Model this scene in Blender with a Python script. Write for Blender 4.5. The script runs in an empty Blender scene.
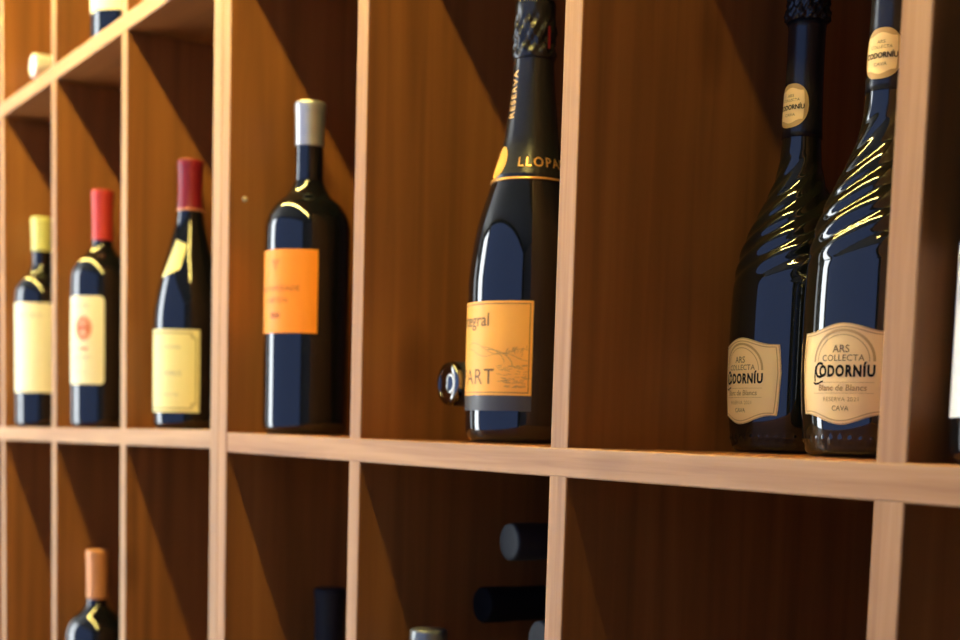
import bpy, bmesh, math, random
from mathutils import Vector, Matrix
random.seed(7)
C = bpy.context.scene.collection
sc = bpy.context.scene
PI = math.pi
R = math.radians

# ------------------------------------------------------------------ materials
def nodes_of(name):
    m = bpy.data.materials.new(name); m.use_nodes = True
    nt = m.node_tree
    return m, nt, nt.nodes['Principled BSDF']

def mat(name, col, rough=.5, metal=0., spec=.5, bump=0., bscale=400, ior=1.5, coat=0., var=0.):
    m, nt, b = nodes_of(name)
    b.inputs['Base Color'].default_value = (*col, 1)
    b.inputs['Roughness'].default_value = rough
    b.inputs['Metallic'].default_value = metal
    b.inputs['IOR'].default_value = ior
    b.inputs['Specular IOR Level'].default_value = spec
    b.inputs['Coat Weight'].default_value = coat
    tc = nt.nodes.new('ShaderNodeTexCoord')
    n = nt.nodes.new('ShaderNodeTexNoise'); n.inputs['Scale'].default_value = bscale; n.inputs['Detail'].default_value = 4
    nt.links.new(tc.outputs['Object'], n.inputs['Vector'])
    if bump:
        bp = nt.nodes.new('ShaderNodeBump'); bp.inputs['Strength'].default_value = bump; bp.inputs['Distance'].default_value = .001
        nt.links.new(n.outputs['Fac'], bp.inputs['Height']); nt.links.new(bp.outputs['Normal'], b.inputs['Normal'])
    if var:
        mx = nt.nodes.new('ShaderNodeMixRGB'); mx.blend_type = 'MULTIPLY'; mx.inputs['Fac'].default_value = var
        mx.inputs['Color1'].default_value = (*col, 1)
        nt.links.new(n.outputs['Fac'], mx.inputs['Color2']); nt.links.new(mx.outputs['Color'], b.inputs['Base Color'])
    return m

def wood(name, c_dark, c_mid, c_light, axis, rough, grain=1., spec=.4, bump=.15, fine=80.):
    """pine board, the grain running along `axis` of the board's own coordinates"""
    m, nt, b = nodes_of(name)
    N = nt.nodes.new; L = nt.links.new
    tc = N('ShaderNodeTexCoord'); oi = N('ShaderNodeObjectInfo')
    off = N('ShaderNodeVectorMath'); off.operation = 'SCALE'; off.inputs[0].default_value = (7.3, 11.1, 5.7)
    L(oi.outputs['Random'], off.inputs['Scale'])
    add = N('ShaderNodeVectorMath'); add.operation = 'ADD'
    L(tc.outputs['Object'], add.inputs[0]); L(off.outputs['Vector'], add.inputs[1])
    mp = N('ShaderNodeMapping')
    s = [fine, fine, fine]; s['XYZ'.index(axis)] = fine * .035
    mp.inputs['Scale'].default_value = s
    L(add.outputs['Vector'], mp.inputs['Vector'])
    n1 = N('ShaderNodeTexNoise'); n1.inputs['Scale'].default_value = 1.; n1.inputs['Detail'].default_value = 5; n1.inputs['Distortion'].default_value = .6
    L(mp.outputs['Vector'], n1.inputs['Vector'])
    mp2 = N('ShaderNodeMapping')
    s2 = [9., 9., 9.]; s2['XYZ'.index(axis)] = .4
    mp2.inputs['Scale'].default_value = s2
    L(add.outputs['Vector'], mp2.inputs['Vector'])
    n2 = N('ShaderNodeTexNoise'); n2.inputs['Scale'].default_value = 1.; n2.inputs['Detail'].default_value = 1.5; n2.inputs['Distortion'].default_value = .12
    L(mp2.outputs['Vector'], n2.inputs['Vector'])
    mul = N('ShaderNodeMath'); mul.operation = 'MULTIPLY'; mul.inputs[1].default_value = 17.
    L(n2.outputs['Fac'], mul.inputs[0])
    sn = N('ShaderNodeMath'); sn.operation = 'PINGPONG'; sn.inputs[1].default_value = 1.
    L(mul.outputs[0], sn.inputs[0])
    mix = N('ShaderNodeMath'); mix.operation = 'MULTIPLY_ADD'; mix.inputs[1].default_value = .38 * grain; 
    L(sn.outputs[0], mix.inputs[0]); 
    half = N('ShaderNodeMath'); half.operation = 'MULTIPLY'; half.inputs[1].default_value = .78
    L(n1.outputs['Fac'], half.inputs[0]); L(half.outputs[0], mix.inputs[2])
    cr = N('ShaderNodeValToRGB')
    cr.color_ramp.elements[0].position = .22; cr.color_ramp.elements[0].color = (*c_dark, 1)
    cr.color_ramp.elements[1].position = .82; cr.color_ramp.elements[1].color = (*c_light, 1)
    e = cr.color_ramp.elements.new(.52); e.color = (*c_mid, 1)
    L(mix.outputs[0], cr.inputs['Fac'])
    # knots
    mk = N('ShaderNodeMapping'); sk = [7., 7., 7.]; sk['XYZ'.index(axis)] = 3.2
    mk.inputs['Scale'].default_value = sk
    L(add.outputs['Vector'], mk.inputs['Vector'])
    vo = N('ShaderNodeTexVoronoi'); vo.inputs['Scale'].default_value = 1.
    L(mk.outputs['Vector'], vo.inputs['Vector'])
    kr = N('ShaderNodeValToRGB')
    kr.color_ramp.elements[0].position = .03; kr.color_ramp.elements[0].color = (.45, .4, .35, 1)
    kr.color_ramp.elements[1].position = .13; kr.color_ramp.elements[1].color = (1, 1, 1, 1)
    L(vo.outputs['Distance'], kr.inputs['Fac'])
    mm = N('ShaderNodeMixRGB'); mm.blend_type = 'MULTIPLY'; mm.inputs['Fac'].default_value = .8
    L(cr.outputs['Color'], mm.inputs['Color1']); L(kr.outputs['Color'], mm.inputs['Color2'])
    L(mm.outputs['Color'], b.inputs['Base Color'])
    b.inputs['Roughness'].default_value = rough
    b.inputs['Specular IOR Level'].default_value = spec
    bp = N('ShaderNodeBump'); bp.inputs['Strength'].default_value = bump; bp.inputs['Distance'].default_value = .0006
    L(n1.outputs['Fac'], bp.inputs['Height']); L(bp.outputs['Normal'], b.inputs['Normal'])
    return m

def emis(name, col, st):
    m = bpy.data.materials.new(name); m.use_nodes = True
    nt = m.node_tree; nt.nodes.clear()
    e = nt.nodes.new('ShaderNodeEmission'); e.inputs['Color'].default_value = (*col, 1); e.inputs['Strength'].default_value = st
    o = nt.nodes.new('ShaderNodeOutputMaterial'); nt.links.new(e.outputs[0], o.inputs['Surface'])
    return m

ST = ((.160, .057, .0135), (.240, .087, .0200), (.31, .117, .0285))       # stained faces
ED = ((.29, .140, .056), (.385, .208, .093), (.46, .268, .13))                # planed front edges
W = {ax: wood('stained_pine_' + ax, *ST, ax, .42, grain=.6, spec=.4) for ax in 'XZ'}
ED_DIM = ((.27, .115, .038), (.365, .172, .062), (.44, .228, .094))  # right rack edges: pine darkened and warmed in colour for dimmer, warmer light
WE_DIM = {ax: wood('dim_warm_lit_planed_pine_' + ax, *ED_DIM, ax, .48, grain=1., spec=.28, bump=.3, fine=260.) for ax in 'XZ'}
WE = {ax: wood('planed_pine_' + ax, *ED, ax, .48, grain=1., spec=.28, bump=.3, fine=260.) for ax in 'XZ'}
GLASS = mat('black_bottle_glass', (.0035, .0045, .0055), .035, 0, .5, ior=1.60)
GLASS_OLIVE = mat('dark_olive_bottle_glass', (.0065, .007, .004), .04, 0, .5, ior=1.60)
CREAM = mat('cream_label_paper', (.86, .80, .56), .6, bump=.05)
IVORY = mat('ivory_label_paper', (.84, .76, .50), .6, bump=.05)
YELLOW = mat('straw_label_paper', (.84, .76, .36), .6, bump=.05)
WHITE = mat('white_label_paper', (.86, .84, .82), .6, bump=.05)
ORANGE = mat('orange_label_paper', (1., .31, .010), .55, bump=.03)
AMBER = mat('amber_label_paper', (.98, .46, .065), .5, bump=.03)
GOLDPAPER = mat('pale_gold_label_paper', (.88, .60, .24), .5, bump=.05)
GOLDDK = mat('deep_gold_ink', (.50, .29, .085), .45)
GOLDLINE = mat('gold_foil_line', (.80, .42, .12), .3, .7)
INK = mat('black_ink', (.012, .009, .007), .8, spec=.1)
BROWNINK = mat('brown_ink', (.16, .075, .02), .6)
SOFTINK = mat('soft_brown_ink', (.42, .23, .07), .6)
GREYINK = mat('grey_ink', (.42, .40, .30), .6)
OLIVEINK = mat('olive_ink', (.25, .20, .07), .6)
REDINK = mat('rust_red_ink', (.62, .16, .07), .6)
ORINK = mat('dark_orange_ink', (.34, .07, .01), .6)
SILVER = mat('silver_capsule_foil', (.50, .50, .49), .33, .75, bump=.1)
GREYCAP = mat('grey_capsule_foil', (.20, .21, .20), .3, .6)
REDCAP = mat('red_capsule_foil', (.47, .035, .025), .38, .1, bump=.1)
WINECAP = mat('wine_red_capsule_foil', (.20, .008, .016), .36, .1, bump=.1)
LIMECAP = mat('pale_lime_capsule_foil', (.60, .60, .20), .42, .1, bump=.1)
COPPERCAP = mat('copper_capsule_foil', (.64, .27, .10), .4, .25, bump=.1)
BLACKCAP = mat('black_capsule_foil', (.014, .016, .020), .32, .1, bump=.15)
SLATECAP = mat('slate_capsule_foil', (.015, .017, .020), .6, 0., .2, bump=.1)
DULLCAP = mat('dull_black_capsule', (.006, .006, .006), .7, 0., .08)
BLACKFOIL = mat('black_satin_foil', (.012, .0115, .010), .26, .1, bump=.15, bscale=300)
CHROMECAP = mat('bright_silver_cap', (.82, .82, .80), .35, .5)
DARKCHROME = mat('dark_polished_cap', (.20, .19, .17), .10, 1.)
GREYBAND = mat('charcoal_label_band', (.045, .045, .050), .45)
ROSE = mat('rose_gold_band', (.70, .30, .16), .3, .5)
STEEL = mat('steel_screw', (.62, .52, .36), .4, .1)
PLASTER = mat('grey_plaster', (.30, .30, .32), .9, bump=.3, bscale=60)
CEILM = mat('white_ceiling_plaster', (.45, .44, .42), .9, bump=.2, bscale=60)
TILE = mat('pale_stone_floor', (.62, .60, .58), .5, bump=.2, bscale=20, var=.3)
FRAME = mat('dark_window_frame', (.06, .055, .05), .5)
ALU = mat('aluminium_channel', (.6, .6, .6), .35, .9)
LED = emis('warm_led_strip', (1., .77, .20), 320.)
LEFTFILL = emis('added_left_daylight', (.90, .96, 1.0), 2.4)  # glow of an added, unseen left window that whitens the left edges
SKYPANE = emis('overcast_sky_window', (.31, .46, 1.0), 1.05)
BRIGHTPANE = emis('bright_daylight_window', (.88, .95, 1.0), 8.)
_nt = BRIGHTPANE.node_tree                                   # sheer bright pane that lets the sun in
_tr = _nt.nodes.new('ShaderNodeBsdfTransparent'); _ad = _nt.nodes.new('ShaderNodeAddShader')
_nt.links.new(_nt.nodes['Emission'].outputs[0], _ad.inputs[0]); _nt.links.new(_tr.outputs[0], _ad.inputs[1])
_nt.links.new(_ad.outputs[0], _nt.nodes['Material Output'].inputs['Surface'])

# ------------------------------------------------------------------ helpers
def link(o, parent=None):
    C.objects.link(o)
    if parent is not None: o.parent = parent
    return o

def obj(name, bm, mats, parent=None, loc=None, smooth=False):
    me = bpy.data.meshes.new(name)
    bmesh.ops.recalc_face_normals(bm, faces=bm.faces[:]) if smooth is not None else None
    bm.to_mesh(me); bm.free()
    for m in (mats if isinstance(mats, (list, tuple)) else [mats]): me.materials.append(m)
    if smooth:
        for p in me.polygons: p.use_smooth = True
    o = bpy.data.objects.new(name, me)
    link(o, parent)
    if loc is not None: o.location = loc
    return o

def thing(name, label, cat, loc=(0, 0, 0), group=None):
    o = bpy.data.objects.new(name, None); link(o)
    o.empty_display_size = .05
    o.location = loc; o['label'] = label; o['category'] = cat
    if group: o['group'] = group
    return o

def struct(o):
    o['kind'] = 'structure'; return o

def box_bm(sx, sy, sz, bevel=0.):
    bm = bmesh.new(); bmesh.ops.create_cube(bm, size=1.)
    bmesh.ops.scale(bm, vec=(sx, sy, sz), verts=bm.verts)
    if bevel:
        bmesh.ops.bevel(bm, geom=bm.edges[:], offset=bevel, segments=2, profile=.5, affect='EDGES')
    return bm

def board(name, x0, x1, y0, y1, z0, z1, axis, parent, front=True, tilt=None, bevel=.0012, edge=None):
    """a board with stained faces and a lighter planed front edge (facing -Y)"""
    bm = box_bm(x1 - x0, y1 - y0, z1 - z0, bevel)
    cx, cy, cz = (x0 + x1) / 2, (y0 + y1) / 2, (z0 + z1) / 2
    bm.normal_update()
    if front:
        for f in bm.faces:
            if f.normal.y < -.5: f.material_index = 1
    if tilt:
        for v in bm.verts: v.co.z += tilt(v.co.x + cx)
    return obj(name, bm, [W[axis], (edge or WE)[axis]], parent, (cx, cy, cz))

def lathe_bm(prof, seg=64, rfun=None):
    """closed surface of revolution; prof = [(r, z)...] bottom to top"""
    bm = bmesh.new(); rings = []
    for r, z in prof:
        if r < 1e-6: rings.append([bm.verts.new((0, 0, z))]); continue
        ring = []
        for k in range(seg):
            a = 2 * PI * k / seg
            rr = rfun(r, z, a) if rfun else r
            ring.append(bm.verts.new((rr * math.cos(a), rr * math.sin(a), z)))
        rings.append(ring)
    for a, b in zip(rings, rings[1:]):
        if len(a) == 1 and len(b) == 1: continue
        for k in range(seg):
            k2 = (k + 1) % seg
            if len(a) == 1: bm.faces.new((a[0], b[k2], b[k]))
            elif len(b) == 1: bm.faces.new((a[k], a[k2], b[0]))
            else: bm.faces.new((a[k], a[k2], b[k2], b[k]))
    return bm

def catmull(pts, n=8):
    """smooth a profile; a point repeated twice stays a corner"""
    out = []
    P = [pts[0]] + list(pts) + [pts[-1]]
    for i in range(1, len(P) - 2):
        p0, p1, p2, p3 = P[i - 1], P[i], P[i + 1], P[i + 2]
        if p1 == p2: continue
        for k in range(n):
            t = k / n
            q = []
            for c in (0, 1):
                q.append(.5 * (2 * p1[c] + (p2[c] - p0[c]) * t + (2 * p0[c] - 5 * p1[c] + 4 * p2[c] - p3[c]) * t * t + (3 * p1[c] - p0[c] - 3 * p2[c] + p3[c]) * t ** 3))
            out.append((max(q[0], 0.), q[1]))
    out.append(pts[-1])
    return out

def radius_at(prof, z):
    best = prof[-1][0]
    for (r0, z0), (r1, z1) in zip(prof, prof[1:]):
        if z0 <= z <= z1 and z1 > z0:
            return r0 + (r1 - r0) * (z - z0) / (z1 - z0)
    return best

def patch_bm(rad, az, u0, u1, top, bot, off=.0004, nu=72, nv=10):
    """a sheet wrapped on the bottle: u = arc length from the azimuth az; rad(z) = bottle radius"""
    bm = bmesh.new(); cols = []
    for i in range(nu + 1):
        u = u0 + (u1 - u0) * i / nu
        t, b = top(u), bot(u)
        if t < b: t = b = (t + b) / 2
        col = []
        for j in range(nv + 1):
            z = b + (t - b) * j / nv
            r = rad(z) + off
            a = az + u / RREF[0]
            col.append(bm.verts.new((r * math.cos(a), r * math.sin(a), z)))
        cols.append(col)
    for a, b in zip(cols, cols[1:]):
        for j in range(nv):
            try: bm.faces.new((a[j], b[j], b[j + 1], a[j + 1]))
            except ValueError: pass
    bmesh.ops.remove_doubles(bm, verts=bm.verts, dist=1e-6)
    return bm
RREF = [.04]

def flat_shapes_to_wrap(bm, rad, az, off, step=.0015):
    """take a flat mesh (x = arc, y = height) and wrap it on the bottle"""
    xs = [v.co.x for v in bm.verts]
    if not xs: return bm
    x = math.floor(min(xs) / step) * step
    while x < max(xs):
        bmesh.ops.bisect_plane(bm, geom=bm.verts[:] + bm.edges[:] + bm.faces[:], plane_co=(x, 0, 0), plane_no=(1, 0, 0), dist=1e-7)
        x += step
    for v in bm.verts:
        u, z = v.co.x, v.co.y
        r = rad(z) + off
        a = az + u / RREF[0]
        v.co = Vector((r * math.cos(a), r * math.sin(a), z))
    return bm

def text_bm(s, size, weight=0., shear=0., spacing=1., sx=1.):
    cu = bpy.data.curves.new('t', 'FONT'); cu.body = s; cu.size = size
    cu.align_x = 'CENTER'; cu.align_y = 'CENTER'; cu.offset = weight * size; cu.shear = shear; cu.space_character = spacing
    cu.resolution_u = 3
    o = bpy.data.objects.new('t', cu); C.objects.link(o)
    dg = bpy.context.evaluated_depsgraph_get()
    me = bpy.data.meshes.new_from_object(o.evaluated_get(dg))
    bm = bmesh.new(); bm.from_mesh(me)
    bpy.data.objects.remove(o); bpy.data.curves.remove(cu); bpy.data.meshes.remove(me)
    if sx != 1.: bmesh.ops.scale(bm, vec=(sx, 1, 1), verts=bm.verts)
    return bm

def add_flat(dst, src, dx, dy, rot=0.):
    M = Matrix.Translation((dx, dy, 0)) @ Matrix.Rotation(rot, 4, 'Z')
    vs = [dst.verts.new(M @ v.co) for v in src.verts]
    src.verts.index_update()
    for f in src.faces:
        try: dst.faces.new([vs[v.index] for v in f.verts])
        except ValueError: pass
    src.free()

def quad(dst, x0, y0, x1, y1):
    dst.faces.new([dst.verts.new(p) for p in ((x0, y0, 0), (x1, y0, 0), (x1, y1, 0), (x0, y1, 0))])

def stroke(dst, pts, w):
    """a ribbon along flat points"""
    L_, R_ = [], []
    for i, p in enumerate(pts):
        a = Vector(pts[max(i - 1, 0)]); b = Vector(pts[min(i + 1, len(pts) - 1)])
        d = (b - a); d = d.normalized() if d.length > 0 else Vector((1, 0))
        n = Vector((-d.y, d.x)) * w / 2
        L_.append(dst.verts.new((p[0] + n.x, p[1] + n.y, 0))); R_.append(dst.verts.new((p[0] - n.x, p[1] - n.y, 0)))
    for i in range(len(pts) - 1):
        try: dst.faces.new((R_[i], R_[i + 1], L_[i + 1], L_[i]))
        except ValueError: pass

def frame_lines(dst, x0, y0, x1, y1, w, notch=0.):
    if notch:
        pts = [(x0 + notch, y0), (x1 - notch, y0), (x1 - notch, y0 + notch), (x1, y0 + notch), (x1, y1 - notch), (x1 - notch, y1 - notch), (x1 - notch, y1), (x0 + notch, y1), (x0 + notch, y1 - notch), (x0, y1 - notch), (x0, y0 + notch), (x0 + notch, y0 + notch), (x0 + notch, y0)]
        for a, b in zip(pts, pts[1:]): stroke(dst, [a, b], w)
        return
    quad(dst, x0, y0, x1, y0 + w); quad(dst, x0, y1 - w, x1, y1)
    quad(dst, x0, y0, x0 + w, y1); quad(dst, x1 - w, y0, x1, y1)

CAM = Vector((1.3145, -.5149, .0063))
def az_cam(x, y): return math.atan2(CAM.y - y, CAM.x - x)

# ------------------------------------------------------------------ bottle bodies
def p_bordeaux(r, h, neck=.0135, sh=.62, nk=.76):
    """tall straight body, high round shoulder"""
    p = [(0, .004), (r * .55, .003), (r * .55, .003), (r * .88, .0), (r * .88, .0), (r * .97, .0035), (r, .010), (r, .03), (r, .03), (r, h * sh * .8), (r, h * sh * .8),
         (r, h * sh * .97), (r * .965, h * (sh + .035)), (r * .80, h * (sh + .078)), (r * .52, h * (sh + .112)), (neck * 1.12, h * nk), (neck, h * (nk + .03)), (neck, h * .9), (neck, h * .9),
         (neck, h * .94), (neck, h * .94), (neck * 1.015, h * .945), (neck * 1.015, h * .975), (neck * 1.0, h * .988), (neck * .8, h * .997), (neck * .8, h * .997), (0, h * .997)]
    return catmull(p, 6)

def p_burgundy(r, h, neck=.0140):
    p = [(0, .004), (r * .55, .003), (r * .55, .003), (r * .88, 0), (r * .88, 0), (r * .97, .0035), (r, .010), (r, .03), (r, .03), (r, h * .36), (r, h * .36), (r * .985, h * .43), (r * .90, h * .51),
         (r * .74, h * .60), (r * .55, h * .69), (neck * 1.18, h * .78), (neck * 1.02, h * .86), (neck, h * .9), (neck, h * .9), (neck, h * .94), (neck, h * .94),
         (neck * 1.015, h * .945), (neck * 1.015, h * .975), (neck, h * .988), (neck * .8, h * .997), (neck * .8, h * .997), (0, h * .997)]
    return catmull(p, 6)

def capsule_prof(prof, z0, h, extra=.0006, bead=True, top_r=None):
    """thin sleeve that follows the neck from z0 to the top"""
    out = []
    n = 26
    r0 = radius_at(prof, z0)
    out.append((r0 * .9, z0)); out.append((r0 + extra * .5, z0 - .0002)); out.append((r0 + extra, z0 + .0004))
    hb = .011
    for i in range(1, n + 1):
        z = z0 + (h - .0025 - z0) * i / n
        base = (radius_at(prof, z) if z < h * .9 else radius_at(prof, h * .9) * (1. + .03 * min(1., (z - h * .9) / (h * .03)))) + extra
        if bead and z > h - hb: base += .0006 * min(1., (z - (h - hb)) / .0015)
        out.append((base, z))
    rt = out[-1][0]
    out += [(rt * .985, h - .0012), (rt * .93, h - .0003), (rt * .85, h), (rt * .5, h + .0001), (0, h + .0001)]
    return out

def ring_bm(prof, z0, z1, off=.0009, seg=64):
    p = [(radius_at(prof, z0) * .97, z0)]
    for i in range(5):
        z = z0 + (z1 - z0) * i / 4
        p.append((radius_at(prof, z) + off, z))
    p.append((radius_at(prof, z1) * .97, z1))
    return lathe_bm(p, seg)

def bottle(name, label, loc, prof, cap_z, h, capmat, glass=GLASS, group=None, cat='wine bottle', seg=72, bead=True):
    t = thing(name, label, cat, loc, group)
    obj('bottle_glass', lathe_bm(prof, seg), glass, t, smooth=True)
    if capmat is not None:
        obj('capsule', lathe_bm(capsule_prof(prof, cap_z, h, bead=bead), seg), capmat, t, smooth=True)
    return t

def rect_label(t, prof, az, r, u0, u1, z0, z1, m, corner=.0, name='label'):
    RREF[0] = r
    def inset(u):
        d = min(u - u0, u1 - u)
        if corner and d < corner: return corner - math.sqrt(max(corner ** 2 - (corner - d) ** 2, 0))
        return 0.
    return obj(name, patch_bm(lambda z: radius_at(prof, z), az, u0, u1, lambda u: z1 - inset(u), lambda u: z0 + inset(u)), m, t, smooth=True)

def print_on(parent, name, fbm, prof, az, r, m, off=.0006):
    RREF[0] = r
    return obj(name, flat_shapes_to_wrap(fbm, lambda z: radius_at(prof, z), az, off), m, parent, smooth=None)

def txt(fbm, s, size, x, z, **k): add_flat(fbm, text_bm(s, size, **k), x, z)
def say(parent, prof, az, r, m, lines, off=.0006, name='lettering'):
    for s, size, x, z, k in lines:
        f = bmesh.new(); txt(f, s, size, x, z, **k); print_on(parent, name, f, prof, az, r, m, off)

# ------------------------------------------------------------------ the rack
ROW = .4510; TS = .0187; TU = .0191; D = .42
SHELVES = [-2 * ROW, -ROW, 0., ROW, 2 * ROW]
FLOOR = -2 * ROW - TS - .09

def rack(label, xs_inner, xa, xb, end_a, end_b, tilt, edge):
    t = thing('wine_rack', label, 'wine rack', ((xa + xb) / 2, 0, FLOOR))
    ox = -(xa + xb) / 2; oz = -FLOOR
    def b(name, x0, x1, y0, y1, z0, z1, axis, **k):
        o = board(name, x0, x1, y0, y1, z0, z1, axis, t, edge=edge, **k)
        o.location.x += ox; o.location.z += oz
        return o
    b('side_panel', xa, xa + end_a, 0, D, FLOOR, SHELVES[-1], 'Z')
    b('side_panel', xb - end_b, xb, 0, D, FLOOR, SHELVES[-1], 'Z')
    for z in SHELVES:
        b('shelf', xa + end_a, xb - end_b, .0004, D - .012, z - TS, z, 'X', tilt=tilt if z == 0 else None)
    for z0, z1 in zip(SHELVES, SHELVES[1:]):
        for x in xs_inner:
            b('upright', x - TU / 2, x + TU / 2, .0007, D - .012, z0 - (.008 if z0 == 0 else 0), z1 - TS + (.008 if z1 == 0 else 0), 'Z')
    b('back_panel', xa, xb, D - .012, D, FLOOR, SHELVES[-1], 'Z', front=False)
    b('plinth', xa + end_a, xb - end_b, .03, .05, FLOOR, SHELVES[0] - TS, 'X')
    b('cornice', xa, xb, -.36, D, SHELVES[-1] + .0002, SHELVES[-1] + .022, 'X')
    return t

SLOPE = .0079
def right_tilt(x): return .0013 - .0030 * x
def left_tilt(x): return SLOPE * (x + .43)
rack_l = rack('left stained pine bottle rack with pale front edges and low-slung shelf of red wines',
              [-1.385, -1.113, -.8407, -.5725, -.2901], -1.66, 0., TU, .02098, left_tilt, WE)
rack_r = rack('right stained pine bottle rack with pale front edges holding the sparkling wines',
              [.288, .5695, .84, 1.111], 0.0001, 1.39, .02098, TU, right_tilt, WE_DIM)

# small screw head in the panel left of the orange label bottle
bm = lathe_bm([(0, 0), (.0026, 0), (.0026, .0004), (.0018, .0011), (0, .0012)], 20)
o = obj('screw_head', bm, STEEL, rack_r, smooth=True)
o.rotation_euler = (0, PI / 2, 0); o.location = (.0211 - .695, .0155, .2175 - FLOOR)

# ------------------------------------------------------------------ bottles of the middle row
# 1 pale lime capsule
x, y = -.7925, .0445; zb = left_tilt(x) + .0008; h = .294; r = .0368
pr = p_bordeaux(r, h)
t = bottle('wine_bottle', 'wine bottle with pale lime capsule and plain cream label, leftmost on its shelf', (x, y, zb), pr, h * .84, h, LIMECAP)
a = az_cam(x, y) + R(-30)
lb = rect_label(t, pr, a, r, -.047, .047, .0485, .173, CREAM)
say(lb, pr, a, r, GREYINK, [('CAN FEIXES', .0075, 0, .155, dict())])

# 2 bright red capsule
x, y = -.510, .0445; zb = left_tilt(x) + .0008; h = .2945; r = .0382
pr = p_bordeaux(r, h, neck=.0122)
t = bottle('wine_bottle', 'wine bottle with bright red capsule and white label bearing a rust red crest', (x, y, zb), pr, h * .79, h, REDCAP)
a = az_cam(x, y) + R(-46)
lb = rect_label(t, pr, a, r, -.033, .033, .0535, .1615, IVORY, corner=.006)
say(lb, pr, a, r, GREYINK, [('CLOS', .008, .004, .149, dict()), ('DOMINIC', .0065, .004, .086, dict()), ('PRIORAT', .004, .004, .068, dict())])
f = bmesh.new()
for k in range(3):
    q = [(.006 + .011 * math.cos(s * PI / 12) * (1 - .22 * k), .122 + .014 * math.sin(s * PI / 12) * (1 - .22 * k)) for s in range(25)]
    stroke(f, q, .0022)
txt(f, 'M', .014, .006, .122, weight=.04); quad(f, .000, .0955, .013, .0985)
print_on(lb, 'crest', f, pr, a, r, REDINK)

# 3 burgundy with wine red capsule
x, y = -.240, .0590; zb = left_tilt(x) + .0008; h = .2925; r = .0385
pr = p_burgundy(r, h, neck=.0127)
t = bottle('wine_bottle', 'sloping shouldered wine bottle with dark wine red capsule and framed straw yellow label', (x, y, zb), pr, h * .815, h, WINECAP)
obj('capsule_band', ring_bm(pr, h * .811, h * .819, .0011), ROSE, t, smooth=True)
a = az_cam(x, y) + R(-38)
lb = rect_label(t, pr, a, r, -.0372, .0372, .0180, .1075, YELLOW)
f = bmesh.new(); frame_lines(f, -.0335, .0220, .0335, .1035, .0012, notch=.005)
print_on(lb, 'border', f, pr, a, r, OLIVEINK)
say(lb, pr, a, r, GREYINK, [('DOMAINE', .0055, .004, .088, dict()), ('CHABLIS', .007, .004, .060, dict()), ('GRAND VIN', .004, .004, .037, dict())])
# tilted vintage label on the shoulder
RREF[0] = .028
f = bmesh.new()
q = [(-.015, .163), (.0075, .172), (.0135, .200), (-.003, .205)]
f.faces.new([f.verts.new((p[0], p[1], 0)) for p in q])
bmesh.ops.subdivide_edges(f, edges=f.edges[:], cuts=6, use_grid_fill=True)
ys = .166
while ys < .212:
    bmesh.ops.bisect_plane(f, geom=f.verts[:] + f.edges[:] + f.faces[:], plane_co=(0, ys, 0), plane_no=(0, 1, 0), dist=1e-7); ys += .003
lbn = print_on(t, 'vintage_label', f, pr, az_cam(x, y) + R(-36), .028, YELLOW, off=.0006)

# 4 orange label
x, y = .0685, .0590; h = .301; r = .0392
pr = p_bordeaux(r, h, neck=.0128, sh=.61, nk=.755)
t = bottle('wine_bottle', 'wine bottle with silver capsule and plain bright orange label in the centre of the shelf', (x, y, right_tilt(x) + .0006), pr, h * .868, h, SILVER)
a = az_cam(x, y) + R(-47)
lb = rect_label(t, pr, a, r, -.0430, .0415, .0905, .1650, ORANGE)
say(lb, pr, a, r, ORINK, [('PROMARSEADE', .0066, 0, .1300, dict(spacing=1.15)), ('CARTON', .0062, 0, .1195, dict(spacing=1.15)), ('2020', .0060, 0, .1060, dict(weight=.03))])
f = bmesh.new(); stroke(f, [(-.004, .156), (0, .1470), (.004, .156)], .0012); stroke(f, [(-.002, .156), (0, .1515), (.002, .156)], .0008)
print_on(lb, 'emblem', f, pr, a, r, ORINK)

# 5 sparkling wine with amber label
x, y = .4085, .0790; h = .3225; r = .0432
pr = catmull([(0, .006), (r * .5, .004), (r * .5, .004), (r * .86, 0), (r * .86, 0), (r * .95, .004), (r * .99, .012), (r, .03), (r, .03), (r, .108), (r, .108), (r * .985, .130), (r * .88, .162), (r * .70, .190), (.0215, .217), (.0182, .236), (.0150, .265),
              (.0138, .284), (.0138, .284), (.0140, .290), (.0140, .300), (.0136, .308), (.0134, .316), (.0120, .3205), (.0120, .3205), (0, .3205)], 7)
KZ = .955
def zs(z): return z if z < .1877 else .1877 + (z - .1877) * 1.065
pr = [(a_, zs(b_ * KZ)) for a_, b_ in pr]
t = bottle('sparkling_wine_bottle', 'black sparkling wine bottle with large amber label and gold rimmed black neck foil', (x, y, right_tilt(x) + .0006), pr, .2, .32, None, cat='wine bottle', seg=96)
zf = .1965 * KZ
zt = zs(.286 * KZ)
fp = [(radius_at(pr, zf) * .97, zf)] + [(radius_at(pr, zf + (zt - zf) * i / 20) + .0007, zf + (zt - zf) * i / 20) for i in range(21)]
nfoil = obj('neck_foil', lathe_bm(fp + [(.0130, zt + .0005)], 96), BLACKFOIL, t, smooth=True)
def crinkle(r_, z_, a_):
    k = max(0., min(1., (z_ - .276) / .004)) * max(.12, min(1., (.308 - z_) / .010))
    return r_ + k * (.0005 * math.sin(7 * a_ + 300 * z_) + .0005 * math.sin(12 * a_ - 420 * z_ + 1.) + .0002 * math.sin(23 * a_ + 700 * z_))
hood = [(.0135, .2690), (.0152, .2698), (.0157, .273), (.0152, .2765), (.0148, .280), (.0154, .284), (.0156, .288), (.0150, .292), (.0146, .296), (.0146, .300), (.0147, .304), (.0145, .3068), (.0134, .3086), (.0100, .3092), (0, .3093)]
hood = [(a_, zs(b_)) for a_, b_ in hood]
obj('foil_hood', lathe_bm(catmull(hood, 3), 120, crinkle), BLACKFOIL, t, smooth=True)
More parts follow.
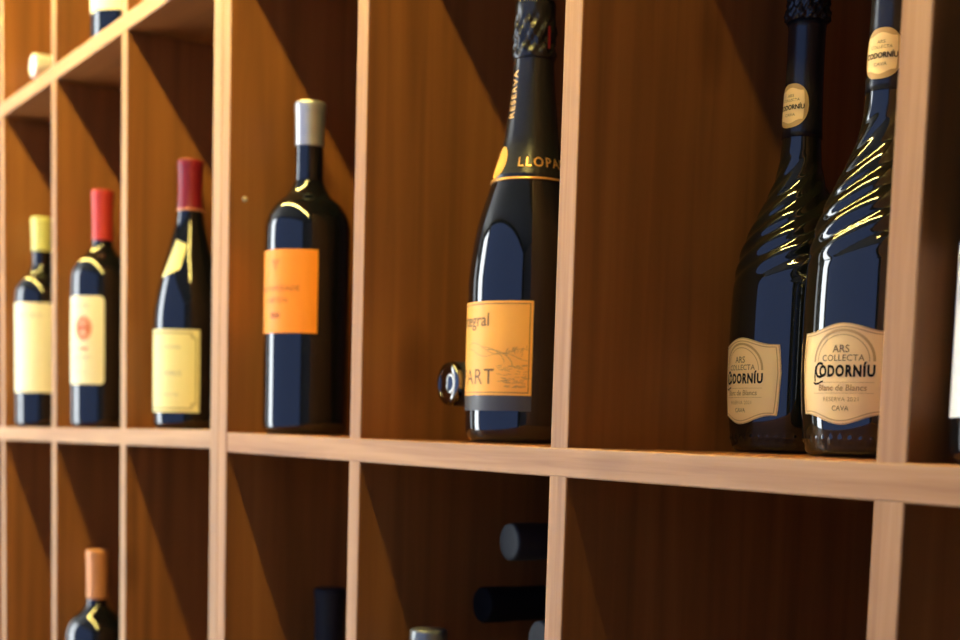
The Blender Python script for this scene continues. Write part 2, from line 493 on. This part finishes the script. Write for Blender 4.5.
obj('gold_rim', ring_bm(pr, zf - .0004, zf + .0011, .0012, 96), GOLDLINE, t, smooth=True)
ac = az_cam(x, y)
# red tear tab, slightly right of the middle of the hood
f = bmesh.new(); quad(f, -.0011, .2810, .0011, .2965)
hp = catmull(hood, 3)
print_on(t, 'tear_tab', f, hp, ac + R(38), .016, mat('dark_red_tab', (.16, .008, .012), .4), off=.0012)
# collar lettering, round seal, upright lettering
say(nfoil, pr, ac + R(30), .0265, GOLDLINE, [('LLOPART', .0098, 0, .1993, dict(weight=.01, spacing=1.25))], off=.0011)
f = bmesh.new(); cs = [f.verts.new((.0088 * math.cos(k * PI / 18), .2010 + .0115 * math.sin(k * PI / 18), 0)) for k in range(36)]; f.faces.new(cs)
ys = .189
while ys < .214:
    bmesh.ops.bisect_plane(f, geom=f.verts[:] + f.edges[:] + f.faces[:], plane_co=(0, ys, 0), plane_no=(0, 1, 0), dist=1e-7); ys += .002
seal = print_on(nfoil, 'seal', f, pr, ac + R(-64), .0265, AMBER, off=.0012)
f = bmesh.new()
for rr in (.0074, .0058): stroke(f, [(rr * math.cos(k * PI / 18), .2010 + rr * 1.32 * math.sin(k * PI / 18)) for k in range(37)], .0005)
print_on(seal, 'ring_line', f, pr, ac + R(-64), .0265, GOLDLINE, off=.0015)
f = bmesh.new(); add_flat(f, text_bm('RESERVA', .0078, weight=.01, spacing=1.15), 0, .2490, PI / 2)
print_on(nfoil, 'lettering', f, pr, ac + R(-54), .0165, GOLDLINE, off=.0012)
# main label
a = ac + R(-86)
lb = rect_label(t, pr, a, r, -.0710, .0700, .0335, .1003, AMBER)
f = bmesh.new(); frame_lines(f, -.0690, .0353, .0680, .0985, .0005)
print_on(lb, 'border', f, pr, a, r, BROWNINK)
say(lb, pr, a, r, BROWNINK, [('Integral', .0132, .0175, .0868, dict(weight=.004)), ('LLOPART', .0158, .0065, .0462, dict(weight=-.004, spacing=1.12))])
f = bmesh.new()
rnd = random.Random(3)
stroke(f, [(.012 + .0022 * i, .0690 + .003 * math.sin(i * .33) - .00024 * i) for i in range(26)], .0003)
stroke(f, [(.012 + .0022 * i, .0650 + .002 * math.sin(i * .4 + 1) - .0002 * i) for i in range(26)], .0003)
stroke(f, [(.036 + .020 * math.sin(i * PI / 24), .0600 - .012 * (1 - math.cos(i * PI / 24)) + .006) for i in range(13)], .0004)
stroke(f, [(.030 + .020 * math.sin(i * PI / 24), .0600 - .012 * (1 - math.cos(i * PI / 24)) + .008) for i in range(13)], .0003)
for i in range(60):
    xx = .044 + rnd.random() * .022; zz = .039 + rnd.random() * .016
    stroke(f, [(xx, zz), (xx + .0025 + rnd.random() * .002, zz + (rnd.random() - .5) * .0015)], .0003)
for i in range(22):
    xx = .050 + rnd.random() * .016; zz = .061 + rnd.random() * .007
    stroke(f, [(xx, zz), (xx + .0008, zz + .002)], .0003)
print_on(lb, 'landscape_drawing', f, pr, a, r, SOFTINK)
rect_label(t, pr, a, r, -.0710, .0702, .0225, .0332, GREYBAND, name='lower_band')

# 6, 7 twisted neck cava bottles
CAVA_H = .300
cr0 = .0392
cava_prof = catmull([(0, .006), (cr0 * .5, .004), (cr0 * .5, .004), (cr0 * .80, 0), (cr0 * .80, 0), (cr0 * .875, .0025), (cr0 * .905, .007), (cr0 * .955, .020), (cr0 * .99, .040), (cr0, .060), (cr0, .080), (cr0 * .985, .100), (cr0 * .95, .115), (cr0 * .86, .130),
                     (cr0 * .72, .143), (cr0 * .56, .156), (.0160, .170), (.0133, .182), (.0121, .196), (.0114, .215), (.0110, .240), (.0110, .264), (.0110, .264), (.0118, .268), (.0118, .275), (.0112, .282), (.0110, .292), (.0100, .297), (.0100, .297), (0, .297)], 7)
NR = 8
def twist(r_, z_, a_):
    if z_ < .02:
        k = max(0., 1 - abs(z_ - .0085) / .0022)
        return r_ + k * .0007 * max(0., math.cos(40 * a_))
    w = max(0., min(1., (z_ - .103) / .018)) * max(0., min(1., (.190 - z_) / .022))
    ph = NR * (a_ - 2 * PI * z_ / .100)
    c = .5 + .5 * math.cos(ph)
    return r_ - w * (r_ * .062) * (1 - c) ** 1.6
def dense(prof, step):
    out = [prof[0]]
    for p, q in zip(prof, prof[1:]):
        d = math.hypot(q[0] - p[0], q[1] - p[1]); n = max(1, int(d / step)) if p[1] > .006 or q[1] > .006 else 1
        for i in range(1, n + 1): out.append((p[0] + (q[0] - p[0]) * i / n, p[1] + (q[1] - p[1]) * i / n))
    return out
cava_dense = dense(cava_prof, .0013)
def shield(k, hw, zc, hh):
    """ornate label outline: waved top and bottom, sides that swell"""
    def side(v):       # half width at normalised height v in -1..1
        return hw * (.93 + .07 * math.cos(PI * v * 1.0))
    def top(u):
        v = abs(u) / hw
        if v > .95:  z = .80 - (v - .95) / .05 * .62
        elif v > .80: z = .83
        else: z = .83 + .17 * (.5 + .5 * math.cos(PI * v / .80))
        return zc + hh * z
    def bot(u):
        v = abs(u) / hw
        if v > .95:  z = .80 - (v - .95) / .05 * .98
        elif v > .80: z = .80 + .0 * v
        else: z = .80 + .20 * (.5 + .5 * math.cos(PI * v / .80))
        return zc - hh * z
    return (lambda u: zc + (top(u / k) - zc) * k), (lambda u: zc + (bot(u / k) - zc) * k)
def outline_pts(hw, zc, hh, k):
    tp, bt = shield(k, hw, zc, hh); n = 60
    us = [-hw * k + 2 * hw * k * i / n for i in range(n + 1)]
    return [(u, tp(u)) for u in us] + [(u, bt(u)) for u in reversed(us)] + [(us[0], tp(us[0]))]

def cava(label, x, y, rot):
    t = thing('cava_bottle', label, 'wine bottle', (x, y, right_tilt(x) + .0006), 'twisted neck cava bottles')
    obj('bottle_glass', lathe_bm(cava_dense, 240, twist), GLASS_OLIVE, t, smooth=True)
    zf = .1962
    fp = [(radius_at(cava_prof, zf) * .97, zf)] + [(radius_at(cava_prof, zf + (.267 - zf) * i / 14) + .0006, zf + (.267 - zf) * i / 14) for i in range(15)]
    foil = obj('neck_foil', lathe_bm(fp + [(.0100, .2675)], 72), BLACKFOIL, t, smooth=True)
    def cr(r_, z_, a_): return r_ + .0005 * math.sin(11 * a_ + 400 * z_) + .0006 * math.sin(17 * a_ - 700 * z_) + .0004 * math.sin(27 * a_ + 1100 * z_)
    hood = [(.0104, .2665), (.0128, .2673), (.0140, .270), (.0132, .2735), (.0126, .277), (.0132, .282), (.0133, .288), (.0132, .294), (.0124, .2985), (.008, .3000), (0, .3002)]
    obj('foil_hood', lathe_bm(catmull(hood, 3), 96, cr), BLACKFOIL, t, smooth=True)
    a = az_cam(x, y) + R(rot)
    hw = .0298; zc = .0440; hh = .0268
    RREF[0] = cr0
    tp, bt = shield(1., hw, zc, hh)
    lb = obj('label', patch_bm(lambda z: radius_at(cava_prof, z), a, -hw, hw, tp, bt, nu=96), GOLDPAPER, t, smooth=True)
    f = bmesh.new(); stroke(f, outline_pts(hw, zc, hh, .925), .0006); stroke(f, outline_pts(hw, zc, hh, .985), .0005)
    for rr, w_ in ((.0175, .0014), (.0150, .0005)):
        stroke(f, [(rr * math.cos(PI * i / 24), .0505 + .0165 * rr / .0175 * math.sin(PI * i / 24)) for i in range(25)], w_)
    print_on(lb, 'border', f, cava_prof, a, cr0, GOLDDK)
    say(lb, cava_prof, a, cr0, BROWNINK, [('ARS', .0056, -.0005, .0570, dict(weight=.006)), ('COLLECTA', .0047, .0002, .0522, dict(spacing=1.05, weight=.004)), ('CAVA', .0038, 0, .0257, dict(spacing=1.0))])
    f = bmesh.new(); txt(f, 'ODORNÍU', .0082, .0022, .0452, weight=.045, sx=.74, spacing=1.18); txt(f, 'C', .0122, -.0142, .0456, weight=.012, sx=.72)
    stroke(f, [(-.0182, .0397), (-.0168, .0387), (-.0145, .0389), (-.0122, .0399), (-.0110, .0401)], .0009)
    stroke(f, [(-.0170, .0400), (-.0173, .0430), (-.0171, .0460), (-.0166, .0485)], .0009)
    print_on(lb, 'brand_lettering', f, cava_prof, a, cr0, INK)
    f = bmesh.new(); txt(f, 'Blanc de Blancs', .0046, 0, .0365, shear=.08, weight=.014); txt(f, 'RESERVA 2021', .0032, 0, .0305, spacing=1.1)
    quad(f, -.0178, .0394, .0178, .0396); quad(f, -.0178, .0337, .0178, .0339)
    print_on(lb, 'small_lettering', f, cava_prof, a, cr0, SOFTINK)
    # neck label
    a += R(12) if rot < -40 else 0.
    nr = .0118; RREF[0] = nr
    hw, zc, hh = .0112, .2150, .0134
    nprof = [(r_ + .0007, z_) for r_, z_ in cava_prof]
    el = lambda s: (lambda u: zc + s * hh * (1 - min(1., abs(u) / hw) ** 2.6) ** .5)
    nl = obj('neck_label', patch_bm(lambda z: radius_at(nprof, z), a, -hw, hw, el(1), el(-1), nu=48), GOLDDK, t, smooth=True)
    tp, bt = shield(1., .0086, zc, .0108)
    obj('inner_panel', patch_bm(lambda z: radius_at(nprof, z), a, -.0086, .0086, tp, bt, off=.0006, nu=48), GOLDPAPER, nl, smooth=True)
    say(nl, nprof, a, nr, BROWNINK, [('ARS', .0026, 0, .2208, dict()), ('COLLECTA', .0023, 0, .2182, dict()), ('CAVA', .0026, 0, .2092, dict())], off=.0008)
    f = bmesh.new(); txt(f, 'CODORNÍU', .0040, 0, .2138, weight=.03, sx=.80)
    print_on(nl, 'brand_lettering', f, nprof, a, nr, INK, off=.0008)
    return t
cava('twisted neck cava bottle at the front right, its gold label facing out', .7390, .0925, -25)
cava('twisted neck cava bottle standing behind and left of its twin, label turned away', .6205, .1430, -51)

# 8 white label bottle at the right border
x, y = .8892, .0395; h = .300; r = .0378
pr = p_bordeaux(r, h)
t = bottle('wine_bottle', 'dark bottle with tall white label at the right border, beyond the last upright', (x, y, right_tilt(x) + .0006), pr, h * .8, h, BLACKCAP)
a = az_cam(x, y) + R(-42)
lb = rect_label(t, pr, a, r, -.040, .040, .0205, .0985, WHITE)
say(lb, pr, a, r, GREYINK, [('MAS', .0150, -.006, .0745, dict()), ('RESERVA', .006, 0, .060, dict()), ('2019', .005, 0, .045, dict())])

# lying bottle behind the amber label bottle
def lying(label, x, capy, zc, r, h, capm, name='wine_bottle', group=None, spark=True, tilt=0., sleeve=None):
    if spark:
        p = catmull([(0, .006), (r * .5, .004), (r * .5, .004), (r * .9, 0), (r * .9, 0), (r * .98, .006), (r, .03), (r, .03), (r, h * .36), (r, h * .36), (r * .97, h * .44), (r * .82, h * .54), (r * .6, h * .64), (.0175, h * .74), (.0150, h * .85),
                     (.0146, h * .93), (.0146, h * .93), (.0150, h * .95), (.0150, h * .995), (.0150, h * .995), (.012, h * .998), (0, h * .998)], 6)
        t = thing(name, label, 'wine bottle', (x, capy + h, zc), group)
        obj('bottle_glass', lathe_bm(p, 56), GLASS, t, smooth=True)
        obj('capsule', lathe_bm([(.0140, h * .80), (.0163, h * .80), (.0166, h * .9), (.0170, h * .96), (.0170, h - .004), (.0165, h - .0025)], 56), sleeve or BLACKCAP, t, smooth=True)
        obj('crown_cap', lathe_bm(catmull([(.0168, h - .0040), (.0168, h - .0020), (.0155, h + .0008), (.0120, h + .0018), (.0112, h + .0012), (.0085, h + .0016), (.004, h + .0030), (0, h + .0032)], 4), 56), capm, t, smooth=True)
    else:
        p = p_bordeaux(r, h)
        t = thing(name, label, 'wine bottle', (x, capy + h, zc), group)
        obj('bottle_glass', lathe_bm(p, 56), GLASS, t, smooth=True)
        obj('capsule', lathe_bm(capsule_prof(p, h * .8, h, bead=False), 56), capm, t, smooth=True)
    t.rotation_euler = (PI / 2 + tilt, 0, 0)
    return t
lying('lying bottle with polished dark cap poking out left of the amber label bottle', .3415, .0530, .0443, .0432, .32, DARKCHROME, name='sparkling_wine_bottle')
lying('lying bottle with bright silver cap on the upper shelf near the top left corner', -.7835, .0300, ROW + .0455, .0450, .32, CHROMECAP, name='sparkling_wine_bottle', sleeve=CHROMECAP)

# ------------------------------------------------------------------ upper row bottle
x, y = -.4400, .0480; h = .300; r = .038
pr = p_bordeaux(r, h)
t = bottle('wine_bottle', 'bottle with pale yellow label standing on the upper shelf beside the lying silver cap', (x, y, ROW + .0003), pr, h * .8, h, BLACKCAP)
a = az_cam(x, y) + R(-20)
lb = rect_label(t, pr, a, r, -.052, .052, .0360, .1400, CREAM)
say(lb, pr, a, r, GREYINK, [('RIOJA', .010, 0, .115, dict())])

# ------------------------------------------------------------------ lower row
zb = -ROW + .0003
x, y = -.5225, .0420; h = .2950; r = .0385
pr = p_bordeaux(r, h, neck=.0122)
t = bottle('wine_bottle', 'dark wine bottle with copper orange capsule standing in the lower left cell', (x, y, zb), pr, h * .79, h, COPPERCAP)
x, y = .0640, .0900; h = .306; r = .0385
pr = p_bordeaux(r, h)
bottle('wine_bottle', 'bottle with slate black capsule standing in the lower cell under the orange label', (x, y, zb), pr, h * .78, h, SLATECAP)
x, y = .3385, .0430; h = .3045; r = .0382
pr = p_bordeaux(r, h, neck=.0130)
bottle('wine_bottle', 'bottle with grey rimmed capsule in the lower cell, in front of the lying pile', (x, y, zb), pr, h * .80, h, GREYCAP)

# pile of lying bottles in that cell
rp = .0382
base = lying('topmost of the dark bottles lying in the lower cell pile, grey cap end outwards', .3920, .0805, -.0745, rp, .3, SLATECAP, group='bottles lying in the lower cell pile', spark=False)
def again(label, x, capy, zc, tilt=0., capm=None):
    c = base.copy(); C.objects.link(c); c['label'] = label
    for ch in base.children:
        d = ch.copy()
        if capm is not None and ch.name.startswith('capsule'):
            d.data = ch.data.copy(); d.data.materials[0] = capm
        C.objects.link(d); d.parent = c
    c.location = (x, capy + .3, zc); c.rotation_euler = (PI / 2 + tilt, 0, 0)
    return c
again('dark bottle lying left in the second layer of the pile, nearly black cap', .3372, .0915, -.1295, 0., DULLCAP)
again('lying bottle at the right of the pile, its cap half hidden by the upright', .4370, .0800, -.1390, R(.9))
for zc, xs in ((-.1435, (.5160,)), (-.2105, (.3780, .4765)), (-.2775, (.3372, .4275, .5170)), (-.3445, (.3825, .4725)), (-.4118, (.3372, .4275, .5170))):
    for xx in xs:
        again('dark bottle low in the lying pile, hidden behind the grey capsule', xx, .100, zc)

# ------------------------------------------------------------------ the room
def flat(name, x0, x1, y0, y1, z0, z1, m):
    o = obj(name, box_bm(x1 - x0, y1 - y0, z1 - z0), m, None, ((x0 + x1) / 2, (y0 + y1) / 2, (z0 + z1) / 2))
    return struct(o)
X0, X1, Y0, Y1, ZT = -3.6, 3.2, -2.3, D + .004, 1.55
flat('floor', X0, X1, Y0, Y1, FLOOR - .1, FLOOR, TILE)
flat('ceiling', X0, X1, Y0, Y1, ZT, ZT + .1, CEILM)
flat('wall_back', X0, X1, Y1, Y1 + .1, FLOOR, ZT, PLASTER)
flat('wall_left', X0 - .1, X0, Y0, Y1, FLOOR, ZT, PLASTER)
flat('wall_right', X1, X1 + .1, Y0, Y1, FLOOR, ZT, PLASTER)
WX0, WX1, WZ0, WZ1 = -2.75, -1.65, -.92, 1.42
wf = bmesh.new()
for a_, b_, c_, d_ in ((X0, WX0, FLOOR, ZT), (WX1, X1, FLOOR, ZT), (WX0, WX1, FLOOR, WZ0), (WX0, WX1, WZ1, ZT)):
    g = box_bm(b_ - a_, .1, d_ - c_); bmesh.ops.translate(g, vec=((a_ + b_) / 2, Y0 - .05, (c_ + d_) / 2), verts=g.verts)
    me_ = bpy.data.meshes.new('tmp'); g.to_mesh(me_); g.free(); wf.from_mesh(me_); bpy.data.meshes.remove(me_)
struct(obj('wall_front', wf, PLASTER))
def window(n, x0, x1, z0, z1, pane, bars, loc=None, rot=0.):
    t = bpy.data.objects.new('window_%d' % n, None); link(t); struct(t); t.location = loc or ((x0 + x1) / 2, Y0, z0)
    t.rotation_euler = (0, 0, rot)
    w, hh = x1 - x0, z1 - z0
    obj('pane', box_bm(w, .008, hh), pane, t, (0, .012, hh / 2))
    for px, pz, sx, sz in ((-w / 2, hh / 2, .06, hh + .06), (w / 2, hh / 2, .06, hh + .06), (0, 0, w, .06), (0, hh, w, .06)):
        obj('window_frame', box_bm(sx, .05, sz, .003), FRAME, t, (px, .028, pz))
    for k in range(1, bars + 1):
        obj('glazing_bar', box_bm(.05, .04, hh - .06, .003), FRAME, t, (-w / 2 + w * k / (bars + 1), .024, hh / 2))
window(1, WX0, WX1, WZ0, WZ1, BRIGHTPANE, 0)
window(3, -.7, .7, -.85, 1.15, LEFTFILL, 0, (X0, -1.15, -.85), -PI / 2)  # unseen window added on the left wall for cool sheen on board edges
window(2, -1.50, 2.9, -.75, 1.48, SKYPANE, 0)

sl = bpy.data.lights.new('sun', 'SUN'); sl.energy = 31.; sl.angle = R(1.); sl.color = (.96, .97, 1.)
so = bpy.data.objects.new('sun', sl); link(so); so.location = (-4, -6, 4)
so.rotation_euler = Vector((.22, .80, -1.)).to_track_quat('-Z', 'Y').to_euler()

# strip lamp under the cornice
t = thing('strip_light', 'long warm strip lamp in an aluminium channel under the rack cornice', 'lamp', (-.9, -.311, SHELVES[-1]))
LX0, LX1 = -3.0 + .9, 0.93 + .9
LX0 = -1.64 + .9
obj('channel', box_bm(LX1 - LX0, .022, .010, .001), ALU, t, ((LX0 + LX1) / 2, 0, -.0052))
obj('diffuser', box_bm(LX1 - LX0 - .01, .014, .006), LED, t, ((LX0 + LX1) / 2, 0, -.0134))

# ------------------------------------------------------------------ world, camera, colour
w = bpy.data.worlds.new('world'); sc.world = w; w.use_nodes = True
w.node_tree.nodes['Background'].inputs['Color'].default_value = (.5, .65, 1, 1)
w.node_tree.nodes['Background'].inputs['Strength'].default_value = .05

cam = bpy.data.cameras.new('camera'); co = bpy.data.objects.new('camera', cam); link(co)
yaw, pitch, roll = 1.0168, -.1012, .0288
F = Vector((-math.sin(yaw) * math.cos(pitch), math.cos(yaw) * math.cos(pitch), math.sin(pitch)))
R0 = Vector((math.cos(yaw), math.sin(yaw), 0)); U0 = R0.cross(F)
RR = math.cos(roll) * R0 + math.sin(roll) * U0; UU = -math.sin(roll) * R0 + math.cos(roll) * U0
M = Matrix.Identity(4)
for i in range(3):
    M[i][0] = RR[i]; M[i][1] = UU[i]; M[i][2] = -F[i]; M[i][3] = CAM[i]
co.matrix_world = M
cam.sensor_fit = 'HORIZONTAL'; cam.sensor_width = 36.; cam.lens = 1450 / 960 * 36
cam.shift_y = (581.3 - 320) / 960
cam.clip_start = .02; cam.clip_end = 50
cam.dof.use_dof = True; cam.dof.focus_distance = .86; cam.dof.aperture_fstop = 8.
sc.camera = co
sc.view_settings.view_transform = 'Standard'; sc.view_settings.look = 'None'
sc.view_settings.exposure = 0.; sc.view_settings.gamma = 1.; sc.view_settings.use_curve_mapping = False
sc.cycles.use_denoising = True
sc.cycles.max_bounces = 8
sc.cycles.sample_clamp_indirect = 8.
